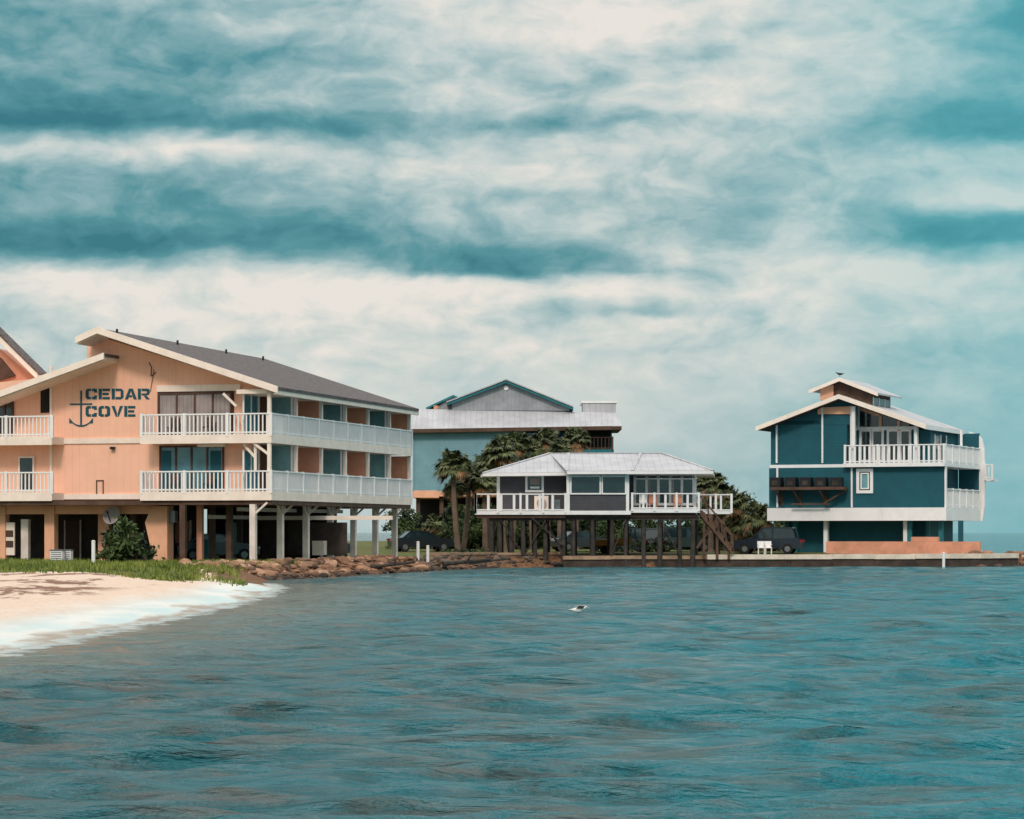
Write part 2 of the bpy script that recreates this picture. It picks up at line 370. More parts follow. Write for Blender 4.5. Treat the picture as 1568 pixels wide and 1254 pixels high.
b.beam('brace',CREAM,A.P(-.95,-.3,5.3),A.P(-.95,-.3,6.75),.14); b.beam('brace',CREAM,A.P(-.95,-.3,6.0),A.P(-1.6,-.3,6.7),.12)
A.pbox('wall_awning',CREAM,302,342,680,684,-1.5,-.9)
A.pbox('window_recess',DARK,62,76,585,632,-1.5,-1.45); A.window(30,52,700,752,-1.46,1,fr=CREAM); A.window(-5,20,604,664,-1.46,2,fr=BROWN)
A.pbox('downpipe',CREAM,76,79,560,768,-1.5,-1.38)
# ground storey
A.box('skirt_wall',PEACHP,A.u(-60,-1.5),A.u(243,-1.5),-1.7,-1.5,3.15,3.6)
A.pbox('pillar',PEACHP,68,83,775,864,-1.9,-1.4)
A.poly('pillar',PEACHP,[(232,775),(256,775),(256,863),(236,863),(222,800)],-2.2,-1.35)
A.pbox('pillar',PEACHP,-10,8,775,864,-1.9,-1.4); A.pbox('pillar',PEACHP,150,166,775,864,-3.2,-2.8)
A.pbox('notice_board',CREAM,0,22,800,850,-1.6,-1.5);A.pbox('notice_board',BROWN,2,20,812,822,-1.5,-1.47); A.pbox('notice_board',BROWN,2,20,828,838,-1.5,-1.47)
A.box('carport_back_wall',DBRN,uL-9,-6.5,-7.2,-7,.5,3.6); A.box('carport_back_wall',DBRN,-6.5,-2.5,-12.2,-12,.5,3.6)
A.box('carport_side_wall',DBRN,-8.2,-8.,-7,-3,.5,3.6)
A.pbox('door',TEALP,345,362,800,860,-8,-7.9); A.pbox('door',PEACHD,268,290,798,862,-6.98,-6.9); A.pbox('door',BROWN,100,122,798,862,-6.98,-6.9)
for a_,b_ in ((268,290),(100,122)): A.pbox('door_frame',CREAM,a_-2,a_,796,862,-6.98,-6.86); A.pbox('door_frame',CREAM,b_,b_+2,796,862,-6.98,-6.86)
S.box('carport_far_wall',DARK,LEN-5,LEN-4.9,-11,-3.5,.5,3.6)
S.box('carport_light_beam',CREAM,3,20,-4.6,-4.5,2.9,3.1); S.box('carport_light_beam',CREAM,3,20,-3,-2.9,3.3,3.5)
A.pbox('carport_light_beam',CREAM,395,600,790,796,-9,-8.8); A.pbox('carport_shade_panel',DBRN,440,530,800,850,-12,-11.8)  # the dark panel stands in for shade under the inn
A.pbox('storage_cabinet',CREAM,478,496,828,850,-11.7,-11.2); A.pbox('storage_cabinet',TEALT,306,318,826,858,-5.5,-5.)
A.pbox('white_post',WHITEO,32,43,795,862,-2,-1.7)
for k in range(N+1):
    u=min(LEN*k/N,LEN-.3); S.box('ground_post',WHITEO,u-.15,u+.15,-1.1,-.8,.2,3.62)
    b.beam('knee_brace',WHITEO,S.P(u,-.9,3.1),S.P(u,-.2,3.7),.1); 
    b.beam('knee_brace',WHITEO,S.P(u+.1,-.9,3.1),S.P(u+.6,-.9,3.65),.1)
    if k: b.beam('knee_brace',WHITEO,S.P(u-.1,-.9,3.1),S.P(u-.6,-.9,3.65),.1)
    S.box('inner_post',BROWN,u-.13,u+.13,-4.9,-4.6,.2,3.62)
for px in (203,305,350):
    A.pbox('inner_post',BROWN if px!=305 else PEACHD,px-4,px+4,768,862,-2.4,-2.1)
S.rail(17,21,-3.2,.9,2.0,part='ground_fence',sp=.35); S.rail(8,11,-6,.9,1.9,part='ground_fence',sp=.3)
def rect(a,c,e,f): return [(a,c),(e,c),(e,f),(a,f)]
LT={'C':[rect(0,.18,.26,.82),[(0,.18),(.15,0),(.45,0),(.45,.24),(.26,.24)],rect(.53,0,.95,.24),rect(.53,.76,.95,1),[(0,.82),(.26,.76),(.45,.76),(.45,1),(.15,1)],rect(.72,.24,.98,.36),rect(.72,.64,.98,.76)],
'E':[rect(0,0,.26,1),rect(.32,0,.95,.23),rect(.32,.39,.85,.61),rect(.32,.77,.95,1)],
'D':[rect(0,0,.26,1),rect(.32,0,.75,.23),rect(.32,.77,.75,1),[(.76,0),(.8,0),(1,.2),(1,.8),(.8,1),(.76,1)]],
'A':[[(0,0),(.27,0),(.58,1),(.36,1)],[(.75,0),(1.02,0),(.68,1),(.6,1),(.52,.8)],rect(.36,.2,.62,.38)],
'R':[rect(0,0,.26,1),rect(.32,.77,.75,1),rect(.32,.38,.75,.56),[(.76,.4),(.88,.4),(1,.55),(1,.88),(.88,1),(.76,1)],[(.5,.34),(.75,.34),(1.02,0),(.72,0)]],
'O':[[(.04,.1),(.2,0),(.46,0),(.46,.24),(.28,.24),(.28,.76),(.46,.76),(.46,1),(.2,1),(.0,.85),(0,.15)],[(.54,0),(.8,0),(1,.15),(1,.85),(.8,1),(.54,1),(.54,.76),(.72,.76),(.72,.24),(.54,.24)]],
'V':[[(0,1),(.27,1),(.48,.3),(.48,0),(.38,0)],[(1,1),(.73,1),(.54,.3),(.54,0),(.62,0)]]}
def word(w,x0,x1,y0,y1):
    n=len(w); cw=(x1-x0)/(n-.1)
    for i,ch in enumerate(w):
        for st in LT[ch]:
            A.poly('painted_sign_lettering',SIGN,[(x0+(i+.9*px_)*cw,y1-(y1-y0)*py_) for px_,py_ in st],-1.5,-1.475)
word('CEDAR',131,229,595,611.5); word('COVE',131,208,621.5,638)
A.pbox('painted_anchor',SIGN,122.7,125.3,598,652,-1.5,-1.47); A.pbox('painted_anchor',SIGN,107,141,617.8,620,-1.5,-1.472)
arc=[(124+17*math.cos(a),638+15.5*math.sin(a)) for a in np.linspace(.35,math.pi-.35,12)]
arc2=[(124+18*math.cos(a),635+16*math.sin(a)) for a in np.linspace(.45,math.pi-.45,12)]
for i in range(11):
    A.poly('painted_anchor',SIGN,[arc[i],arc[i+1],arc2[i+1],arc2[i]],-1.5,-1.468)
A.poly('painted_anchor',SIGN,[(106,648),(106,640),(112,648)],-1.5,-1.466); A.poly('painted_anchor',SIGN,[(142,648),(142,640),(136,648)],-1.5,-1.466)
A.pbox('wall_lamp',BLACK,168,174,684,688,-1.5,-1.25); A.pbox('meter_box',GREYM,258,268,782,800,-2,-1.6)
A.pbox('conduit_loop',BROWN,147,148.3,736,757,-1.5,-1.45); A.pbox('conduit_loop',BROWN,157,158.3,736,757,-1.5,-1.45); A.pbox('conduit_loop',BROWN,147,158.3,735,736.3,-1.5,-1.449)
def wl(x0,y0,x1,y1,w=.035):
    p=A.q(x0,y0,-1.46); q=A.q(x1,y1,-1.46); b.beam('conduit',BLACK,A.P(p[0],-1.46,p[1]),A.P(q[0],-1.46,q[1]),w)
wl(228,555,232,562); wl(232,562,231,576); wl(232,576,239,570,.03); wl(108,568,122,558); wl(236,566,230,600,.025)
b.done()
# satellite dish
b=B('satellite_dish',tuple(A.P(A.u(172,-.9),-.9,.6))); u,z=A.q(171,789,-.9); c=A.P(u,-.9,z)
nn=20;fs=[];dn=Vector((-.35,-.85,.35)).normalized();dx=dn.cross(Vector((0,0,1))).normalized();dy=dx.cross(dn)
vs=[c-dn*.12]
for j,(r,h) in enumerate(((.2,-.1),(.36,-.04),(.5,.03))):
    for i_ in range(nn):
        a=2*math.pi*i_/nn; vs.append(c+dn*h+(dx*math.cos(a)+dy*math.sin(a))*r)
for i_ in range(nn): fs.append((0,1+i_,1+(i_+1)%nn))
for j in range(2):
    for i_ in range(nn): fs.append((1+j*nn+i_,1+(j+1)*nn+i_,1+(j+1)*nn+(i_+1)%nn,1+j*nn+(i_+1)%nn))
b.add('dish',CURT,vs,fs,True); b.cyl('mast',GREYM,(c.x+.1,c.y+.2,.5),(c.x+.1,c.y+.2,c.z),.05); b.beam('feed_arm',BLACK,c-Vector((0,0,.5)),c+dn*.5,.04); b.cyl('feed_horn',BLACK,c+dn*.42,c+dn*.58,.06)
b.done()
def acunit(px,py,Y):
    x=(px-CX)/F*Y; z0=float(terr(np.array([x]),np.array([Y]))[0]); b=B('air_conditioner_unit',(x,Y,z0)); f=Face(b,(x,Y),(1,0))
    f.box('casing',WHITE,-.3,.3,-.7,0,z0+.05,z0+.6); f.box('top_grille',GREYM,-.33,.33,-.73,.03,z0+.6,z0+.66)
    for k in range(5): f.box('louvre',GREYM,-.26,.26,0,.02,z0+.12+k*.095,z0+.15+k*.095)
    b.done()
acunit(86,853,128.5); acunit(99,853,129.2)
# ------------------------------------------------------------ grey house on stilts
b=B('grey_stilt_house',((915-CX)/F*166,166,.8)); M=Face(b,((963-CX)/F*164,164),(1,0))
zf=M.q(900,784)[1]; ze=M.q(900,722)[1]
M.pbox('front_wall',GREYS,868,963,722,784,-9,0)
M.pbox('side_wall',GREYS,762,868,724,782,-9,-1.9)
M.pbox('sunroom_wall',GREYS,963,1066,722,782,-8,-1.9)
for px,v in ((870,.03),(961,.03),(763,-1.87),(1064,-1.87)): M.pbox('corner_trim',WHITE,px-2.4,px+2.4,722,784,v-.25,v)
M.pbox('base_trim',WHITE,866,966,782,788,-.2,.05)
M.window(874,919,729,756,0,1); M.window(922,958,729,756,0,1)
M.window(806,831,728,752,-1.9,1,fw=.14); M.pbox('window_sash',WHITE,812,826,745,748,-1.9,-1.8)
M.box('window_blind',CURT,M.u(812,-1.84),M.u(826,-1.84),-1.9,-1.85,M.q(818,742,-1.85)[1],M.q(818,732,-1.85)[1])
M.window(972,1062,727,772,-1.9,5,fw=.16); M.window(972,1062,727,733,-1.9,5,fw=.1,glass=CURT)
for px in (990,1026): M.pbox('curtains',CURT,px,px+6,734,770,-1.87,-1.84)
zd=M.q(800,783,0)[1]
M.pbox('deck',WHITE,727,868,782,788,-2.2,0.0); M.pbox('deck',BROWN,729,866,788,793,-2.2,-.15)
M.pbox('deck',WHITE,966,1072,779,785,-2.2,0.0); M.pbox('deck',WHITE,1072,1120,782,787,-4,-1); M.pbox('deck',BROWN,868,1070,788,792,-8,-.3)
M.box('house_floor',BROWN,M.u(762),M.u(1066),-9,-.4,zf-.3,zf-.02)
M.rail(M.u(728),M.u(866),0,zd,zd+1.12,sp=.75,w=.16,post=1.5,part='deck_railing')
M.rail(M.u(968),M.u(1070),0,zd+.12,zd+1.15,sp=.6,w=.14,post=1.3,part='deck_railing')
M.rail(M.u(1072,-1),M.u(1120,-1),-1,zd,zd+1.1,sp=.55,w=.12,post=1.1,part='deck_railing')
L=Face(b,M.P(M.u(728),0,0).xy[:],(0,1)); 
L.rail(0,2,0,zd,zd+1.12,sp=.5,w=.1,part='deck_railing')
for px,cc in ((985,WHITE),(1000,ORNG),(1038,ORNG)):
    u=M.u(px,-.8); M.box('deck_chair',cc,u-.25,u+.25,-1.1,-.6,zd+.5,zd+.58); M.box('deck_chair',cc,u-.25,u+.25,-1.16,-1.1,zd+.5,zd+1.1)
    for a in (-.22,.22):
        for c2 in (-1.1,-.65): M.box('deck_chair',cc,u+a-.03,u+a+.03,c2,c2+.05,zd+.15,zd+.5)
u=M.u(829,-1.7);b.cyl('wall_fan_unit',CURT,M.P(u,-1.7,zd+.55),M.P(u,-1.5,zd+.55),.3,n=16); M.box('wall_fan_box',CREAM,u-.45,u+.45,-1.88,-1.7,zd+.1,zd+1)
M.box('deck_bench',GREYM,M.u(843),M.u(858),-1.2,-.7,zd+.1,zd+.75)
ez=ze+.02; rz=H+(HY-694.5)/F*169.5
ev=[M.P(M.u(740,-.6),-.6,ez-.1),M.P(M.u(868,-.6),-.6,ez-.05),M.P(M.u(868,.7),.7,ez),M.P(M.u(1092,.7),.7,ez+.02),M.P(M.u(1096,-9),-10,ez),M.P(M.u(736,-9),-10,ez)]
ra=M.P(M.u(842,-5.5),-5.5,rz); rb=M.P(M.u(1014,-5.5),-5.5,rz)
V=ev+[ra,rb]; 
b.add('metal_roof',METAL,V,[(0,1,6),(1,2,6),(2,3,7,6),(3,4,7),(4,5,6,7),(5,0,6)])
dz=Vector((0,0,.2)); b.prism('roof_fascia',WHITE,[p-Vector((0,0,.01)) for p in ev],[p-dz for p in ev])
for p,q in ((ev[3],rb),(ev[0],ra),(ev[2],ra+Vector((1.2,0,0))),(ra,rb)): b.beam('roof_ridge_cap',METAL,p+Vector((0,0,.02)),q+Vector((0,0,.04)),.2,.06)
hp=M.P(M.u(968,.7),.7,ez+.03); b.beam('roof_ridge_cap',METAL,hp,rb+Vector((-1.4,0,.04)),.2,.06)
pr=random.Random(3)
for px in (754,766,783,801,818,836,862,878,908,935,958,985,1012,1040,1064,1100):
    for v in (-.5,-4.5,-8):
        if px>1080 and v>-1: v=-1.6
        p=M.P(M.u(px,v)+pr.uniform(-.1,.1),v,0); b.cyl('timber_pile',PILE,(p.x+pr.uniform(-.08,.08),p.y,-.8),(p.x,p.y,zf-.3),pr.uniform(.13,.19),.13)
for a,c2 in ((766,801),(801,836),(836,862),(862,836),(1012,1040),(935,958)):
    p=M.P(M.u(a,-.3),-.3,0); q=M.P(M.u(c2,-.3),-.3,0); zz=pr.choice([(.6,3.),(3.,.8)])
    b.beam('pile_brace',PILE,(p.x,p.y,zz[0]),(q.x,q.y,zz[1]),.16,.07)
b.beam('pile_brace',PILE,M.P(M.u(812),-.2,3.2),M.P(M.u(862),-.2,1.4),.2,.08)
M.pbox('pile_cap_beam',PILE,752,870,792,797,-.7,-.35); M.pbox('pile_cap_beam',PILE,870,1070,792,796,-.8,-.4)
s0=M.P(M.u(1072,-.4),-.4,zd); s1=M.P(M.u(1122,-.4),-.4,1.0)
for dy in (0,-1.1):
    b.beam('stair_stringer',STAIR,s0+Vector((0,-dy,0)),s1+Vector((0,-dy,0)),.08,.3)
    b.beam('stair_handrail',STAIR,s0+Vector((0,-dy,1)),s1+Vector((0,-dy,1)),.08,.1)
    for k in range(5):
        p=s0.lerp(s1,k/4)+Vector((0,-dy,0)); b.beam('stair_handrail',STAIR,p,p+Vector((0,0,1)),.08)
for k in range(14):
    p=s0.lerp(s1,(k+.5)/14); b.beam('stair_tread',STAIR,p,p+Vector((0,1.1,0)),.28,.05)
for px in (1078,1098,1116): p=M.P(M.u(px,-.6),-.6,0); b.beam('stair_post',STAIR,(p.x,p.y,.5),(p.x,p.y,zd-.05 if px<1090 else (3. if px<1100 else 1.6)),.16)
b.beam('stair_brace',STAIR,M.P(M.u(1068),-.6,1.2),M.P(M.u(1098),-.6,3.),.14)
b.done()
# ------------------------------------------------------------ blue background house
b=B('blue_gable_house',((780-CX)/F*215,215,.9)); G=Face(b,((780-CX)/F*215,215),(1,0))
G.pbox('blue_wall',BLUES,632,803,652,752,-14,0)
G.pbox('side_wall_teal',TEALS,803,937,652,752,-14,-1.5)
for px in (633,671,802): G.pbox('corner_trim',BLUES,px-1,px+1,655,752,0,.08)
G.pbox('balcony_deck',TEALT,800,940,688,694,-1.5,0); G.rail(G.u(803),G.u(938),0,G.q(870,688)[1],G.q(870,669)[1],m=BROWN,sp=.3,w=.05)
G.window(806,850,655,672,-1.5,3,fr=BROWN); G.pbox('recess_shade',DARK,895,934,655,690,-1.5,-1.4)  # dark sheet on the wall paints the shade inside the balcony
G.pbox('floor_band',PEACHP,632,672,751,762,-14,.05); G.pbox('floor_band',PEACHP,672,937,752,760,-14,.0)
e0=G.P(G.u(628,.8),.8,G.q(628,657,.8)[1]); e1=G.P(G.u(952,.8),.8,G.q(952,652,.8)[1])
t0=G.P(G.u(640,-2.2),-2.2,G.q(640,626,-2.2)[1]); t1=G.P(G.u(944,-2.2),-2.2,G.q(944,632,-2.2)[1])
back=Vector((0,10,0))
b.add('metal_roof',METAL,[e0,e1,t1,t0,t0+back,t1+back],[(0,1,2,3),(3,2,5,4)])
b.prism('eave_fascia',BROWN,[e0-Vector((0,0,.02)),e1-Vector((0,0,.02)),e1+Vector((0,8,-.02)),e0+Vector((0,8,-.02))],[e0-Vector((0,0,.3)),e1-Vector((0,0,.3)),e1+Vector((0,8,-.3)),e0+Vector((0,8,-.3))])
G.poly('upper_gable_wall',LGREY,[(692,628),(692,616),(775,586),(872,625),(872,629)],-13,-2.1)
def gs(pts,th,m,v0,v1,part):
    q=[G.q(x,y,v1) for x,y in pts]; G.poly(part,m,q+[(u,z-th) for u,z in reversed(q)],v0,v1,px=False)
gs([(684,617),(775,582.5),(878,624)],.2,TEALT,-13,-1.6,'gable_roof'); gs([(684,614.5),(775,580),(878,621.5)],.1,METAL,-13.2,-1.5,'gable_roof_metal')
gs([(652,624),(694,604.5),(712,612)],.18,TEALT,-9,-4,'rear_gable_roof'); G.poly('rear_gable_wall',LGREY,[(660,628),(694,607),(712,628)],-9,-4.3)
u,z=G.q(775,594,-2.05); b.cyl('gable_vent',WHITE,G.P(u,-2.1,z),G.P(u,-2.0,z),.2,n=14)
G.pbox('parapet_box',METAL,893,943,615,634,-8,-3); G.pbox('parapet_cap',WHITE,890,945,614,617,-8.1,-2.9)
u,z=G.q(668,625,-4);b.cyl('roof_globe_vent',ORNG,G.P(u,-3.8,z-.2),G.P(u,-3.8,z+.2),.22,n=12)
for px in (640,676,720,803,870,934): G.pbox('ground_post',BROWN,px-3,px+3,752,846,-1,-.6)
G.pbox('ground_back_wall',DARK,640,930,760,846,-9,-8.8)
b.done()
# ------------------------------------------------------------ teal house right
sd_=(.40,.9165)
corner=((1413-CX)/F*171,171)
b=B('teal_beach_house',(corner[0]-4,corner[1]+4,.8)); Tn=(sd_[1],-sd_[0])
Tt=Face(b,corner,Tn); Tt.n=(-sd_[0],-sd_[1]); R_=Face(b,corner,sd_); R_.n=(sd_[1],-sd_[0])
Dp=9.6
uA=Tt.u(1188,-1.6); uM=Tt.u(1304,-1.6); uO=Tt.u(1446)
zq=lambda py,px=1430,v=0: Tt.q(px,py,v)[1]
zb0,zb1=zq(797),zq(777); zu0,zu1=zq(714),zq(708); zr=zq(680)
Tt.box('floor_slab',WHITE,uA-.1,.0,-Dp,0,zb0,zb1); R_.box('floor_slab_side',WHITE,0,Dp,0.001,uO+.12,zb0,zb1)
Tt.box('lower_wall',TEALS,uA,-.02,-Dp,-.12,zb1,zu0); Tt.box('lower_wall_fin',TEALS,-.02,uO,-.35,-.125,zb1,zu0); Tt.box('lower_wall_trim',WHITE,uO,uO+.1,-.35,-.05,zb1,zu0)
Tt.box('upper_wall',TEALS,uA,uM,-Dp,-.5,zu0,zq(640)); Tt.box('upper_wall_set_back',TEALS,uM,-.1,-Dp,-2.0,zu1,zq(656))
Tt.box('upper_deck',WHITE,Tt.u(1293),uO+.1,-2.0,.35,zu0,zu1); R_.box('upper_deck_side',WHITE,2.0,Dp,0,uO+.1,zu0,zu1)
Tt.rail(Tt.u(1294,.3),uO+.05,.3,zu1,zr,sp=.32,w=.14,post=2.0); R_.rail(0,Dp-.2,uO+.05,zu1,zr,sp=.22,w=.12,post=2)
Tt.box('wall_band',WHITE,uA-.05,Tt.u(1293),-.5,-.4,zq(716),zq(709))
Tt.poly('gable_wall',TEALS,[(1189,650),(1256,618),(1256,650)],-Dp,-.5)
Tt.poly('gable_wall',TEALS,[(1256,650),(1256,618),(1284,609),(1304,614),(1304,650)],-Dp,-.48)
Tt.poly('gable_wall',PEACHP,[(1252,634),(1252,624),(1303,622),(1303,634)],-.6,-.38)
Tt.poly('gable_glazing',GLASS,[(1312,656),(1312,622),(1392,649),(1392,656)],-Dp,-1.98)
Tt.poly('gable_frame',WHITE,[(1306,616),(1316,619),(1316,656),(1306,656)],-2.1,-1.9)
Tt.poly('gable_frame',PEACHP,[(1316,623),(1350,635),(1350,640),(1316,628)],-2.1,-1.88)
for px in (1348,1376): Tt.pbox('gable_frame',PEACHP,px-2,px+2,636 if px<1360 else 644,660,-2.1,-1.85)
Tt.pbox('transom_beam',WHITE,1306,1404,654,658,-2.1,-1.84)
def ts(pts,th,m,v0,v1,part,f=Tt):
    q=[f.q(x,y,v1) for x,y in pts]; f.poly(part,m,q+[(u,z-th) for u,z in reversed(q)],v0,v1,px=False)
ts([(1160,653),(1284,604.5),(1416,650)],.12,METAL,-Dp-.4,.5,'metal_roof'); ts([(1161,655.5),(1284,607.5),(1414,652.5)],.16,BROWN,-Dp-.3,.45,'roof_soffit')
ts([(1157,653),(1284,603.5),(1418,650)],.3,CREAM,.5,.62,'roof_fascia')
re=Tt.q(1418,650,.62); Tt.box('eave_fascia',WHITE,re[0]-.1,re[0],-Dp-.4,.5,re[1]-.3,re[1]-.02)
Tt.poly('cupola_wall',BROWN,[(1262,612),(1262,592),(1286,583),(1334,601),(1334,625),(1286,610)],-6,-1.2)
Tt.poly('cupola_stone',PEACHP,[(1256,613),(1256,594),(1276,589),(1276,610)],-1.6,-1.1)
ts([(1240,597),(1285,578.5),(1342,601)],.12,METAL,-7,-.6,'cupola_roof'); ts([(1238,597),(1285,578),(1344,601)],.24,CREAM,-.6,-.5,'cupola_fascia')
CW=Face(b,Tt.P(Tt.u(1334,-1.2),-1.2,0).xy[:],sd_); CW.n=R_.n
CW.box('cupola_window',GLASS,.3,4.5,.0,.04,zq(616),zq(605)); 
for k in range(4): CW.box('cupola_window_frame',WHITE,.3+k*1.4,.4+k*1.4,.0,.07,zq(617),zq(604))
for a,c2 in ((1318,1334),(1336,1352),(1360,1376),(1379,1394)): Tt.window(a,c2,659,706,-2.0,1,fw=.16)
Tt.pbox('corner_post',WHITE,1399,1405,654,708,-1.9,-1.6)
Tt.pbox('porch_post',WHITE,1304,1309,622,708,-.3,0); Tt.pbox('porch_post',WHITE,1400,1404,650,708,-.3,0)
Tt.window(1314,1335,720,753,-.12,1,fw=.2,glass=GLASS); Tt.window(1319,1330,725,748,-.08,1,fw=.08,glass=TEALP)
for px,a,c2 in ((1189,650,709),(1259,618,709),(1303,622,709)): Tt.pbox('corner_trim',WHITE,px-1.2,px+1.2,a,c2,-.5,-.36)
for px,a,c2 in ((1190,716,777),(1304,716,777)): Tt.pbox('corner_trim',WHITE,px-1.2,px+1.2,a,c2,-.2,.0)
R_.box('side_recess_shade',DARK,1.2,Dp-3,.0,.04,zb1+.1,zu0-.2); R_.box('side_glass',GLASST,3,6,.04,.07,zb1+.1,zu0-.4)  # dark sheet on the flat wall paints the side balcony's shade
R_.rail(0.2,Dp-.2,uO+.05,zb1,zb1+1.25,sp=.25,w=.14,post=2)
R_.box('upper_side_wall',TEALS,2,Dp,-.1,-.0,zu1,zq(655)); R_.box('side_glass',GLASS,3,6,.0,.04,zu1+.1,zq(664)); 
for uu in (3,4.5,6): R_.box('side_window_frame',WHITE,uu-.06,uu+.06,.0,.08,zu1+.1,zq(662))
R_.box('side_post',WHITE,4.6,4.75,uO-.1,uO+.05,zu1,zq(655))
Tt.box('rear_wall_return',TEALS,.01,uO+.0,-Dp-.2,-Dp,zb1,zq(656))
EW=Face(b,R_.P(Dp,0,0).xy[:],Tn); EW.n=(-sd_[0],-sd_[1])
EW.poly('rounded_end_wall',WHITE,[(uO-.3,zb0),(uO+.25,zb0),(uO+.38,zb0+1.0),(uO+.4,zu0),(uO+.36,zu1+1.1),(uO+.2,zu1+1.8),(uO-.1,zq(657)),(uO-.7,zq(653)),(uO-.7,zq(658)),(uO-.35,zu1+1.8),(uO-.2,zu1+1.2),(uO-.2,zu0)],-.25,.0,px=False)
EW.box('side_platform',WHITE,uO+.4,uO+.95,-1.5,.0,zu0-.8,zu0-.65); EW.rail(uO+.45,uO+.92,0,zu0-.65,zu0+.35,sp=.2)
Tt.pbox('service_ledge',BROWN,1180,1292,746,750,0,1.0)
for i_ in range(5):
    x0=1178+i_*23; Tt.pbox('condenser_cabinet',BLACK,x0,x0+17,731,746,.2,.95); Tt.pbox('condenser_grille',PILE,x0+4,x0+13,736,743,.95,.97)
for px in (1188,1215,1255):
    p=Tt.P(Tt.u(px,.9),.9,zq(750)); q=Tt.P(Tt.u(px+10,0),0,zq(770)); b.beam('ledge_bracket',BROWN,p,q,.12); b.beam('ledge_bracket',BROWN,Tt.P(Tt.u(px+10,.05),.05,zq(750)),Tt.P(Tt.u(px+10,.05),.05,zq(774)),.12)
b.beam('ledge_bracket',BROWN,Tt.P(Tt.u(1262,.5),.5,zq(770)),Tt.P(Tt.u(1295,.5),.5,zq(750)),.12); b.beam('ledge_rail',BROWN,Tt.P(Tt.u(1212,.5),.5,zq(771)),Tt.P(Tt.u(1270,.5),.5,zq(771)),.1)
Tt.box('ground_wall',TEALS,Tt.u(1206,-2),Tt.u(1425,-2),-8,-2.0,.5,zb0)
for px in (1205,1217,1264,1386,1393,1440,1470): Tt.pbox('ground_post',TEALS if px in(1205,1470) else (WHITE if px in(1264,1386) else TEALT),px-3,px+3,797,850,-1.2,-.8)
R_.box('ground_side_wall',TEALT,1.5,Dp-2,-.2,0,.5,zb0)
Tt.pbox('terrace_wall',ORNG,1265,1500,829,852,.7,1.1); Tt.pbox('planter_block',ORNG,1395,1436,822,829,.6,1.05)
b.done()
# ------------------------------------------------------------ seawall
def wall(name,pts,zt,zcap,m,mc,w=.5):
    b=B(name,(pts[0][0],pts[0][1],0))
    for (x0,y0),(x1,y1) in zip(pts[:-1],pts[1:]):
        f=Face(b,(x0,y0),(x1-x0,y1-y0)); Ln=math.hypot(x1-x0,y1-y0); nseg=max(1,int(Ln/2.4))
        for k in range(nseg):
            a=Ln*k/nseg; c2=Ln*(k+1)/nseg; jz=random.uniform(-.03,.03); jv=random.uniform(-.03,.03)
            f.box('wall_panel',m,a+.01,c2-.01,-w,.0+jv,-1.2,zt+jz)
            f.box('wall_cap',mc,a,c2,-w-.1,.1+jv,zt+jz,zt+zcap+jz)
    b.done()
wall('seawall_timber',[(3.2,164),(12.3,164.9)],.5,.22,CONCD,CONC)
wall('seawall_concrete',[(12.3,164.7),(25.6,165.9),(30,167.4),(33,170.4)],.52,.3,CONCD,CONCL)
wall('seawall_retaining',[(-4.8,157.5),(-1,163.5),(3.2,166)],.8,.14,CONC,CONC)
# ------------------------------------------------------------ rocks
def ico():
    import bmesh
    bm=bmesh.new(); bmesh.ops.create_icosphere(bm,subdivisions=2,radius=1); v=np.array([x.co[:] for x in bm.verts]); f=np.array([[y.index for y in x.verts] for x in bm.faces]); bm.free(); return v,f
IV,IF=ico()
def rockmat(name,cols):
    m=bpy.data.materials.new(name); m.use_nodes=True; nt=m.node_tree; nt.nodes.clear(); t=NT(nt)
    out=t.n('ShaderNodeOutputMaterial'); p=t.n('ShaderNodeBsdfPrincipled'); nt.links.new(p.outputs[0],out.inputs[0]); ob=t.n('ShaderNodeTexCoord').outputs['Object']
    rv=t.n('ShaderNodeAttribute',attribute_name='tint').outputs['Fac']; n=t.noise(ob,2.5,6,.65)
    f=t.m('ADD',t.m('MULTIPLY',rv,.8),t.m('MULTIPLY',t.m('SUBTRACT',n,.4),.6)); c=t.ramp(f,[(i/(len(cols)-1),lin(x)) for i,x in enumerate(cols)])
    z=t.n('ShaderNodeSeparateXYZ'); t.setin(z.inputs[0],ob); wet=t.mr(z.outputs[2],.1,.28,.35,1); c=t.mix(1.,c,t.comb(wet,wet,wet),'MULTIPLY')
    t.setin(p.inputs['Base Color'],c); p.inputs['Roughness'].default_value=.85
    b=t.n('ShaderNodeBump'); b.inputs['Strength'].default_value=.6; b.inputs['Distance'].default_value=.08; t.setin(b.inputs['Height'],n); nt.links.new(b.outputs[0],p.inputs['Normal']); return m
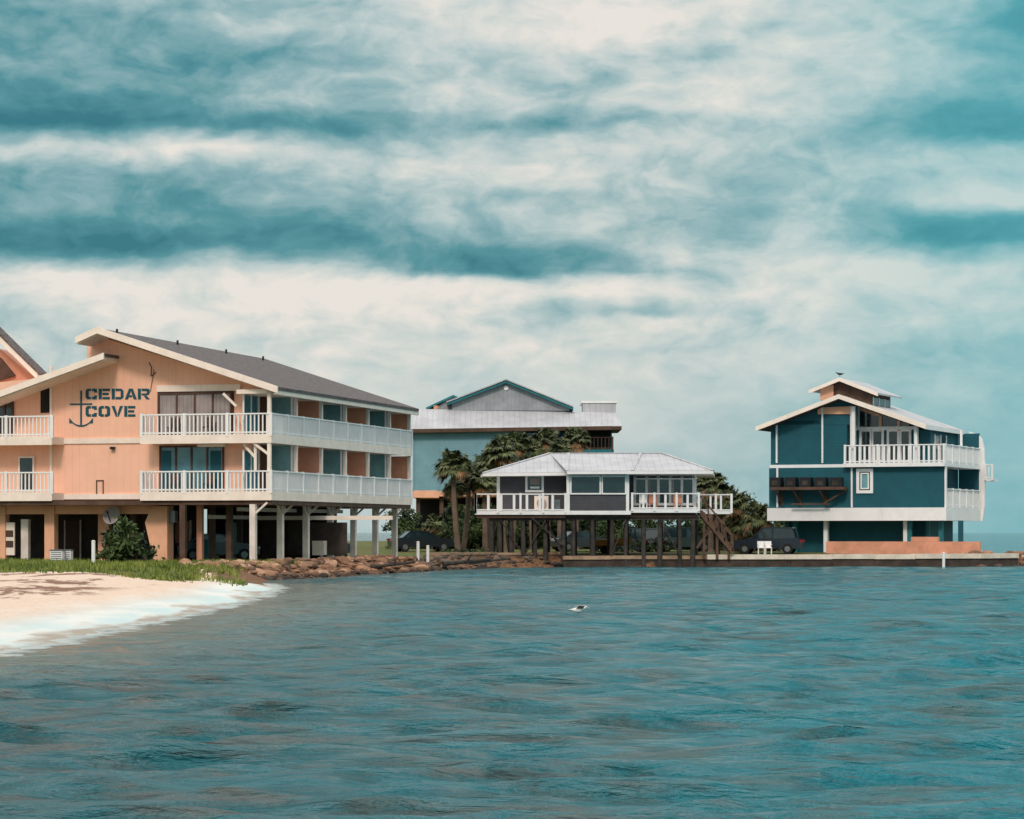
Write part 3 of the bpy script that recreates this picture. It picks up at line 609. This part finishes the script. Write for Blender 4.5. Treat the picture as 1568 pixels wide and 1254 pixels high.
def rocks(name,path,n,smin,smax,spread,m,zoff=0):
    Vs=[];Fs=[];Ts=[];o=0; P=np.array(path,float); seg=np.hypot(*np.diff(P,axis=0).T); cum=np.r_[0,np.cumsum(seg)]
    for _ in range(n):
        t=rng.uniform(0,cum[-1]); j=min(np.searchsorted(cum,t,side='right')-1,len(seg)-1); f=(t-cum[j])/seg[j]
        p=P[j]*(1-f)+P[j+1]*f; dd=(P[j+1]-P[j])/seg[j]; nn=np.array([-dd[1],dd[0]]); off=rng.uniform(-.4,spread); p=p+nn*off
        s=(smin+(smax-smin)*rng.uniform(0,1)**2.5)*np.array([rng.uniform(.8,1.7),rng.uniform(.8,1.3),rng.uniform(.4,.8)])
        v=IV.copy()
        for _k in range(9):
            dn=rng.normal(size=3); dn/=np.linalg.norm(dn); h=rng.uniform(.45,.8); dd2=v@dn; v-=np.outer(np.maximum(dd2-h,0),dn)
        v*=s; a=rng.uniform(0,6.3); c_,s_=math.cos(a),math.sin(a); v=v@np.array([[c_,-s_,0],[s_,c_,0],[0,0,1]])
        z=float(terr(np.array([p[0]]),np.array([p[1]]))[0]); v+=np.array([p[0],p[1],max(z,-.15)+s[2]*.2+zoff])
        Vs.append(v);Fs.append(IF+o);o+=len(v);Ts.append(np.full(len(v),rng.uniform()))
    ob=raw_mesh(name,np.concatenate(Vs),np.concatenate(Fs),m,False); attr(ob,'tint',np.concatenate(Ts)); return ob
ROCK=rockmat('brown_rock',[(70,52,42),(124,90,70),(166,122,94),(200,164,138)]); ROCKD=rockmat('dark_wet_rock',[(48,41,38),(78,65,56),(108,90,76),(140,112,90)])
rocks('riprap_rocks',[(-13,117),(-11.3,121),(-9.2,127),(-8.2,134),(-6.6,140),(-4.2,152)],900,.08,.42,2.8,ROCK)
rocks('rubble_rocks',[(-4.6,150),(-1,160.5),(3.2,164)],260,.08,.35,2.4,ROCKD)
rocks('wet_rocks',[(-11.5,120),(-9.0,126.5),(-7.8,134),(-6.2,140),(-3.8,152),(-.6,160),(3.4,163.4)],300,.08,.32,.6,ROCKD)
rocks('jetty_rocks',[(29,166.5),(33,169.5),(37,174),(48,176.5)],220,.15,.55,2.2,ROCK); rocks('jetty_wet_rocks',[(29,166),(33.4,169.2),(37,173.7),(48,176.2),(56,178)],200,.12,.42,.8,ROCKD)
for (x0,y0,x1,y1,r) in ((-4.0,152,-1.3,154.5,.14),(-2.6,156.5,-.4,157,.11),(-7.5,139,-5.2,140,.1)):
    b=B('driftwood_log',(x0,y0,.3)); b.cyl('trunk',PILE,(x0,y0,.35),(x1,y1,.6),r,r*.6); mx=(x0+x1)/2; b.cyl('branch',PILE,(mx,(y0+y1)/2,.45),(mx+.3,(y0+y1)/2-.2,.95),r*.5,r*.2); b.done()
for px,py in ((640,853),(655,853),(143,845),(1445,858)):
    Y=152. if px<700 else 164.; Y=125. if px<200 else Y; x=(px-CX)/F*Y; z=float(terr(np.array([x]),np.array([Y]))[0]) if px<700 else .0
    b=B('white_marker_post',(x,Y,z)); hh=1.1 if px<1000 else .9; b.cyl('post',WHITE,(x,Y,z-.2),(x,Y,z+hh),.09); b.cyl('cap',WHITEO,(x,Y,z+hh),(x,Y,z+hh+.06),.11,.05); b.done()
# ------------------------------------------------------------ vegetation
def leafmat(name,c0,c1,ns=.9):
    m=bpy.data.materials.new(name); m.use_nodes=True; nt=m.node_tree; nt.nodes.clear(); t=NT(nt)
    out=t.n('ShaderNodeOutputMaterial'); p=t.n('ShaderNodeBsdfPrincipled'); nt.links.new(p.outputs[0],out.inputs[0]); ob=t.n('ShaderNodeTexCoord').outputs['Object']
    n=t.noise(ob,ns,4,.6); t.setin(p.inputs['Base Color'],t.mix(t.mr(n,.35,.65),lin(c0),lin(c1))); p.inputs['Roughness'].default_value=.6; p.inputs['Specular IOR Level'].default_value=.25
    return m
PALM=leafmat('palm_leaf',(36,50,36),(112,118,78),1.6); DEAD=leafmat('dead_frond',(92,70,48),(140,108,76)); BUSH=leafmat('bush_leaf',(24,38,28),(76,92,50),.7); TRK=mat('palm_trunk_bark',(112,92,80),.9,var=.4,lines=(2,.18,.5))
GRS=leafmat('grass_blade',(62,84,30),(132,138,60))
def palm(px,py,Y,r,seed,ground=None):
    pr=random.Random(seed); x=(px-CX)/F*Y; zc=H+(HY-py)/F*Y; zg=.8; b=B('sabal_palm_tree',(x,Y,zg))
    bend=pr.uniform(-.5,.5); n=10; prev=None
    for i in range(n+1):
        t=i/n; p=Vector((x-bend*(1-t)**2,Y,zg-.2+(zc-zg+.2)*t)); rad=.2-.05*t+(.06 if t<.1 else 0)
        if prev: b.cyl('trunk',TRK,prev[0],p,prev[1],rad,n=8)
        prev=(p,rad)
    c=Vector((x,Y,zc))
    for k in range(66):
        az=pr.uniform(0,2*math.pi); el=math.asin(pr.uniform(-.7,1)); dead=el<-.4
        d=Vector((math.cos(az)*math.cos(el),math.sin(az)*math.cos(el),math.sin(el)))
        pl=r*pr.uniform(.3,.6); tip=c+d*pl-Vector((0,0,.06*r)); b.beam('frond_stem',DEAD if dead else PALM,c,tip,.035)
        sidev=d.cross(Vector((0,0,1))).normalized() if abs(d.z)<.98 else Vector((1,0,0)); up=sidev.cross(d)
        vs=[];fs=[]; fl=r*pr.uniform(.38,.58)
        roll=pr.uniform(-.6,.6); s2=sidev*math.cos(roll)+up*math.sin(roll)
        nl=17
        for j in range(nl):
            a=(j/(nl-1)-.5)*3.5; dd=(d*math.cos(a)+s2*math.sin(a)).normalized(); w=dd.cross(up).normalized()*.075*r/1.3 if dd.cross(up).length>.01 else s2*.06
            L_=fl*(.7+.3*math.cos(a))*pr.uniform(.85,1.1); m1=tip+dd*L_*.55-Vector((0,0,.05*r)); e=tip+dd*L_-Vector((0,0,r*pr.uniform(.15,.32)))
            o=len(vs); vs+=[tip-w*.4,tip+w*.4,m1+w,m1-w,e]; fs+=[(o,o+1,o+2,o+3),(o+3,o+2,o+4)]
        b.add('dead_fronds' if dead else 'fan_fronds',DEAD if dead else PALM,vs,fs)
    b.done()
for i_,(px,py,Y,r) in enumerate(((694,710,182,1.55),(718,726,186,1.3),(697,745,184,1.1),(767,690,186,1.6),(748,708,188,1.4),(790,679,196,1.45),(812,690,196,1.3),(836,674,197,1.45),(882,671,198,1.4),(858,690,194,1.2),(742,735,184,1.4),(1088,740,182,1.4),(1120,768,186,1.6),(1105,756,190,1.3),(1160,790,180,1.3),(1140,800,186,1.4),(665,800,190,1.0))):
    palm(px,py,Y,r,i_+1)
def leaves(name,blobs,per,size,m):
    V=[];
    for (cx,cy,cz,rx,ry,rz) in blobs:
        n=int(per*max(.3,rx*rz)); sub=rng.normal(size=(max(6,n//60),3)); sub/=np.linalg.norm(sub,axis=1)[:,None]; sub*=rng.uniform(.45,1,(len(sub),1))
        idx=rng.integers(0,len(sub),n); p=sub[idx]+rng.normal(size=(n,3))*.2; p=p*np.array([rx,ry,rz])+np.array([cx,cy,cz])
        a=rng.normal(size=(n,3)); a/=np.linalg.norm(a,axis=1)[:,None]; b_=rng.normal(size=(n,3)); b_=np.cross(a,b_); b_/=np.linalg.norm(b_,axis=1)[:,None]
        s=size*rng.uniform(.6,1.4,(n,1)); V.append(np.stack([p-a*s,p+b_*s*.45,p+a*s,p-b_*s*.45],1).reshape(-1,3))
    V=np.concatenate(V); q=np.arange(len(V)).reshape(-1,4); return raw_mesh(name,V,q,m,False)
def pxb(px,py,Y,rx,rz,ry=1.2): return ((px-CX)/F*Y,Y,H+(HY-py)/F*Y,rx,ry,rz)
bl=[]
for px in range(610,1215,15):
    top=795+12*math.sin(px*.05)+rng.uniform(-8,8)
    if 1060<px<1150: top=772+rng.uniform(-10,10)
    for py in np.arange(top,848,15): bl.append(pxb(px+rng.uniform(-6,6),py,rng.uniform(198,206),1.1,.8))
leaves('background_shrubs',bl,420,.16,BUSH)
leaves('yucca_bush',[pxb(190,828,127.5,1.1,1.0),pxb(205,842,127.5,1.0,.7),pxb(178,845,127.3,.8,.6)],700,.16,BUSH)
leaves('hedge_bush',[pxb(940,845,176,1.8,.5),pxb(1010,838,178,2.2,.5),pxb(1130,842,174,1.,.5),pxb(720,848,172,2.4,.4)],500,.12,BUSH)
n=14000; gx=rng.uniform(-26,-9,n); gy=rng.uniform(100,131,n); dd=sdist(gx,gy); k=(dd>1.0)&(np.sin(gx*1.7)+np.sin(gy*.9+gx)+rng.normal(size=n)*.6+ (gy-103)*.12>.2); gx,gy=gx[k],gy[k]; gz=terr(gx,gy)
hh=rng.uniform(.08,.28,len(gx)); lean=rng.normal(size=(len(gx),2))*.08; w=.03
V=np.stack([np.stack([gx-w,gy,gz-.02],1),np.stack([gx+w,gy,gz-.02],1),np.stack([gx+lean[:,0],gy+lean[:,1],gz+hh],1)],1).reshape(-1,3)
raw_mesh('grass_tufts',V,np.arange(len(V)).reshape(-1,3),GRS,False)
# ------------------------------------------------------------ cars
def car(px,Y,col,head,suv=False,name='parked_car'):
    x=(px-CX)/F*Y; z=float(terr(np.array([x]),np.array([Y]))[0]); b=B(name,(x,Y,z)); cm=mat('car_paint_%d_%d_%d'%col,col,.25,var=.05,bump=0,spec=.6,grime=.05)
    c_,s_=math.cos(head),math.sin(head); T=lambda l,w,h: Vector((x+l*c_-w*s_,Y+l*s_+w*c_,z+h)); hz=1.75 if suv else 1.45
    prof=[(-2.2,.35),(-2.25,.75),(-2.1,.95 if not suv else 1.05),(-1.1,1.02),(1.0,1.0),(2.0,.88),(2.25,.65),(2.25,.35)]
    b.prism('body',cm,[T(l,-.9,h) for l,h in prof],[T(l,.9,h) for l,h in prof])
    cab=[(-1.9 if suv else -1.5,1.0),(-1.7 if suv else -1.0,hz-.05),(.2,hz-.04),(1.0,1.0)]
    b.prism('cabin_glass',GLASS,[T(l,-.78,h) for l,h in cab],[T(l,.78,h) for l,h in cab])
    rf=[(cab[1][0]-.05,hz-.09),(cab[1][0],hz),(.15,hz),(.3,hz-.09)]; b.prism('roof',cm,[T(l,-.8,h) for l,h in rf],[T(l,.8,h) for l,h in rf])
    for l0,l1 in ((cab[0],cab[1]),((-.4,1.0),(-.4,hz-.05)),(cab[3],cab[2])):
        for w in (-.79,.79): b.beam('pillar',cm,T(l0[0],w,l0[1]),T(l1[0],w,l1[1]),.08)
    for l in (-1.4,1.4):
        for w in (-.92,.72): b.cyl('tyre',TYRE,T(l,w,.33),T(l,w+.2,.33),.33,n=18); b.cyl('rim',GREYM,T(l,w-.01,.33),T(l,w+.21,.33),.19,n=12)
    for w in (-.65,.65): b.beam('headlight',WHITE,T(2.2,w-.12,.7),T(2.27,w+.12,.7),.12); b.beam('tail_light',mat('red_lens',(150,20,18),.3),T(-2.2,w-.1,.85),T(-2.27,w+.1,.85),.14)
    b.done()
car(645,184,(30,36,42),.3); car(1176,171.5,(26,36,48),2.9,True); car(985,180,(40,46,52),1.9,True); car(1045,186,(44,60,60),.2,True); car(890,186,(50,56,60),.4)
car(330,141,(50,66,72),.3); car(480,150,(76,80,86),.5,True)
x=(935-CX)/F*172; b=B('skiff_on_trailer',(x,172,.85)); YEL=mat('orange_hull_paint',(226,156,80),.5)
secs=[]; 
for t in np.linspace(0,1,9):
    w=.62*(1-t**3.2)+.02; zk=1.2+.25*t**2.5; zt=1.7+.2*t*t; lx=x-1.2+2.6*t
    secs.append([Vector((lx,172-w,zt)),Vector((lx,172-w*.8,zk+.12)),Vector((lx,172,zk)),Vector((lx,172+w*.8,zk+.12)),Vector((lx,172+w,zt)),Vector((lx,172+w*.85,zt-.03)),Vector((lx,172,zk+.1)),Vector((lx,172-w*.85,zt-.03))])
vs=[p for s_ in secs for p in s_]; fs=[(i*8+j,(i+1)*8+j,(i+1)*8+(j+1)%8,i*8+(j+1)%8) for i in range(8) for j in range(8)]+[tuple(range(8))]
b.add('hull',YEL,vs,fs); b.beam('trailer_frame',GREYM,(x-1.2,172,1.12),(x+2.,172,1.12),.1)
for w in (-.7,.7): b.cyl('trailer_wheel',TYRE,(x-.4,172+w,1.06),(x-.4,172+w+.15,1.06),.28,n=14)
for xx in (-.8,.6): b.beam('bunk',BROWN,(x+xx,171.4,1.2),(x+xx,172.6,1.2),.1)
b.done()
for px in (1166,1177):
    x=(px-CX)/F*168.; z=.78; b=B('plastic_chair',(x,168.,z)); f=Face(b,(x,168.),(1,0))
    f.box('seat',WHITE,-.22,.22,-.5,0,z+.4,z+.45); f.box('backrest',WHITE,-.22,.22,-.55,-.5,z+.45,z+.85)
    for a in (-.2,.17):
        for c2 in (-.5,-.05): f.box('leg',WHITE,a,a+.04,c2,c2+.04,z,z+.4)
        f.box('armrest',WHITE,a,a+.05,-.5,0,z+.62,z+.65)
    b.done()
# ------------------------------------------------------------ birds
def bird(name,c,L,head,span,wing_up,mb,mw,stand=False):
    c=Vector(c); b=B(name,tuple(c)); f=Vector((math.cos(head),math.sin(head),0)); s=Vector((-f.y,f.x,0)); up=Vector((0,0,1))
    st=[(-.62,.02,.03),(-.45,.05,.02),(-.25,.13,0),(0,.17,-.01),(.2,.15,.02),(.33,.09,.1),(.42,.085,.16),(.5,.07,.17),(.55,.03,.155),(.68,.008,.13)]
    n=10; vs=[];fs=[]
    for (a,r,h) in st:
        for k in range(n): t=2*math.pi*k/n; vs.append(c+(f*a+s*(math.cos(t)*r*1.0)+up*(h+math.sin(t)*r))*L)
    for i in range(len(st)-1):
        for k in range(n): fs.append((i*n+k,i*n+(k+1)%n,(i+1)*n+(k+1)%n,(i+1)*n+k))
    fs+=[tuple(range(n)),tuple(range((len(st)-1)*n,len(st)*n))]
    b.add('body',mb,vs,fs,True); b.add('tail',mw,[c+(f*-.5+s*.06+up*.03)*L,c+(f*-.5-s*.06+up*.03)*L,c+(f*-.85-s*.13+up*.01)*L,c+(f*-.85+s*.13+up*.01)*L],[(0,1,2,3)])
    for sg in (-1,1):
        pts=[(.22,.1,.06),(.3,.45*span,.06+wing_up*.5),(.1,1.0*span,.06+wing_up*.35),(-.02,.75*span,.05+wing_up*.38),(-.12,.4*span,.04+wing_up*.42),(-.22,.1,.03)]
        v=[c+(f*a+s*sg*q+up*h)*L for a,q,h in pts]; v2=[p+up*.015*L for p in v]; b.add('wing',mw,v+v2,[(0,1,4,5),(1,2,3,4),(6,7,10,11),(7,8,9,10),(0,1,7,6),(1,2,8,7)])
    b.add('beak',ORNG,[c+(f*.56+up*.17)*L,c+(f*.56+s*.03+up*.14)*L,c+(f*.56-s*.03+up*.14)*L,c+(f*.7+up*.13)*L],[(0,1,3),(0,3,2),(1,2,3)])
    if stand:
        for sg in (-.05,.05): b.beam('leg',BLACK,c+(s*sg-up*.15)*L,c+(s*sg-up*.42)*L,.02)
    b.done()
GULL=mat('gull_white',(225,222,216),.7,bump=0); GW=mat('gull_grey_wing',(128,130,130),.7,bump=0)
Yb=2.2*F/(944-HY)*.985; bird('seagull',((886-CX)/F*Yb,Yb,.2),.44,.35,.85,.5,GULL,GW)
zr_=Tt.q(1286,578,-.6)[1]; pp=Tt.P(Tt.u(1286,-.7),-.7,zr_); bird('perched_bird',(pp.x,pp.y,pp.z+.24),.5,2.8,.16,0,BLACK,BLACK,True)
# ------------------------------------------------------------ world
w=bpy.data.worlds.new('World'); sc.world=w; w.use_nodes=True; nt=w.node_tree; nt.nodes.clear(); t=NT(nt)
sunv=Vector((-.12,-.78,.62)).normalized(); el=math.asin(sunv.z); rot=math.atan2(sunv.x,sunv.y)
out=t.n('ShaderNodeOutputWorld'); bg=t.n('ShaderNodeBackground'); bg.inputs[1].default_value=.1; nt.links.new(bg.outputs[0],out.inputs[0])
sky=t.n('ShaderNodeTexSky',sky_type='NISHITA'); sky.sun_disc=False; sky.sun_elevation=el; sky.sun_rotation=rot; sky.air_density=1.5; sky.dust_density=2
g=t.n('ShaderNodeTexCoord').outputs['Generated']; sp=t.n('ShaderNodeSeparateXYZ'); t.setin(sp.inputs[0],g); X_,Y_,Z_=sp.outputs
az=t.m('ARCTAN2',X_,Y_); elv=t.m('ARCSINE',Z_)
U=t.m('MULTIPLY_ADD',az,40.,7.84); W=t.m('MULTIPLY_ADD',elv,-40.,8.15)
wv=t.comb(t.m('MULTIPLY',U,.45),t.m('MULTIPLY',W,1.),0.)
nw=t.n('ShaderNodeTexNoise'); t.setin(nw.inputs['Vector'],wv); nw.inputs['Scale'].default_value=1.; nw.inputs['Detail'].default_value=5; nw.inputs['Roughness'].default_value=.52
sc3=t.n('ShaderNodeSeparateColor'); t.setin(sc3.inputs[0],nw.outputs['Color'])
Uw=t.m('ADD',U,t.m('MULTIPLY',t.m('SUBTRACT',sc3.outputs[0],.5),1.6)); Ww=t.m('ADD',W,t.m('MULTIPLY',t.m('SUBTRACT',sc3.outputs[1],.5),.6))
blobs=[(.2,1.95,3.8,.75,.2,.6),(5.4,2.05,3.0,.3,.13,.22),(.8,3.75,4.6,1.1,.2,.56),(3.2,3.95,3.,.5,.12,.22),(8.1,4.15,2.1,.45,.11,.6),(14.8,3.65,2.2,.42,.16,.64),(15.3,2.15,2.0,.45,.28,.6),(9.6,4.78,1.1,.13,.07,.36),(.4,.6,3.2,.7,.5,.28),(15.9,.4,1.1,1.2,.9,.5),(11.2,3.2,2.8,.4,.22,.14),(14,7.0,4.0,1.0,2.5,.12),(4.,1.0,2.5,.35,.2,.16),(9.,1.95,2.4,.2,.1,.2),(10.6,.95,1.6,.2,.1,.16),
(2.4,2.42,3.0,.1,.24,-.24),(9.4,.4,3.8,.8,.8,-.24),(1.8,4.28,4.4,.12,.7,-.26),(13.6,4.15,3.4,.18,.7,-.3),(6.6,4.45,4.0,.16,.6,-.22),(8.6,2.6,3.,.35,.4,-.14),(11.5,1.6,2.2,.4,.5,-.14),(6.,5.6,8.,.8,1.5,-.14),(11.9,3.6,.55,.4,.5,-.28),(10.4,3.85,.35,.3,.3,-.26),(15.,3.1,1.0,.2,.2,-.5),(11.6,.95,.3,.35,.2,-.2)]
D=None
for cx,cy,rx,rt,rb,amp in blobs:
    dx=t.m('MULTIPLY_ADD',Uw,1/rx,-cx/rx); dy=t.m('SUBTRACT',Ww,cy)
    ty=t.m('ADD',t.m('MULTIPLY',t.m('MINIMUM',dy,0.),1/rt),t.m('MULTIPLY',t.m('MAXIMUM',dy,0.),1/rb))
    e=t.m('MULTIPLY_ADD',dx,dx,t.m('MULTIPLY',ty,ty)); e=t.m('POWER',math.exp(-1),e)
    D=t.m('MULTIPLY',e,-amp) if D is None else t.m('MULTIPLY_ADD',e,-amp,D)
nv=t.comb(t.m('MULTIPLY',Uw,.5),t.m('MULTIPLY',Ww,1.35),2.); n1=t.noise(nv,1.,6,.52,0)
nv2=t.comb(t.m('MULTIPLY',Uw,1.7),t.m('MULTIPLY',Ww,2.7),5.); n2=t.noise(nv2,1.,5,.55,0)
amp=t.mr(W,6.8,4.6,.3,1.)
tex=t.m('MULTIPLY',t.m('ADD',t.m('MULTIPLY',t.m('SUBTRACT',n1,.5),.95),t.m('MULTIPLY',t.m('SUBTRACT',n2,.5),.6)),amp)
Bv=t.m('ADD',t.m('ADD',.68,D),tex)
col=t.ramp(Bv,[(0.,lin((48,118,132))),(.27,lin((84,146,156))),(.53,lin((144,179,184))),(.74,lin((192,206,205))),(1.,lin((234,228,220)))])
hi=t.mr(elv,.24,.55); hc=t.mix(t.mr(n1,.35,.65),(.88,1.02,1.05),(1.44,1.4,1.32)); col=t.mix(hi,col,hc)  # unseen upper sky brightened to add fill light to the scene
side=t.m('MULTIPLY',t.mr(U,9.5,16.),t.m('SUBTRACT',1.,hi)); col=t.mix(t.m('MULTIPLY',side,.4),col,lin((84,186,196)))
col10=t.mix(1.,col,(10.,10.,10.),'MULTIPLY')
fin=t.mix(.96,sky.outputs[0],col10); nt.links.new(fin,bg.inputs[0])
sl=bpy.data.lights.new('sun','SUN'); sl.energy=1.5; sl.angle=math.radians(10); sl.color=(1,.86,.76); so=bpy.data.objects.new('sun',sl); sc.collection.objects.link(so)
so.rotation_euler=(-sunv).to_track_quat('-Z','Y').to_euler()
sc.view_settings.view_transform='Standard'; sc.view_settings.look='None'; sc.view_settings.exposure=0
cam=bpy.data.cameras.new('camera'); co=bpy.data.objects.new('camera',cam); sc.collection.objects.link(co); sc.camera=co
co.location=(0,0,H); co.rotation_euler=(math.radians(90),0,0); cam.sensor_width=36; cam.lens=F/1568*36; cam.shift_y=(HY-627)/1568; cam.clip_end=30000
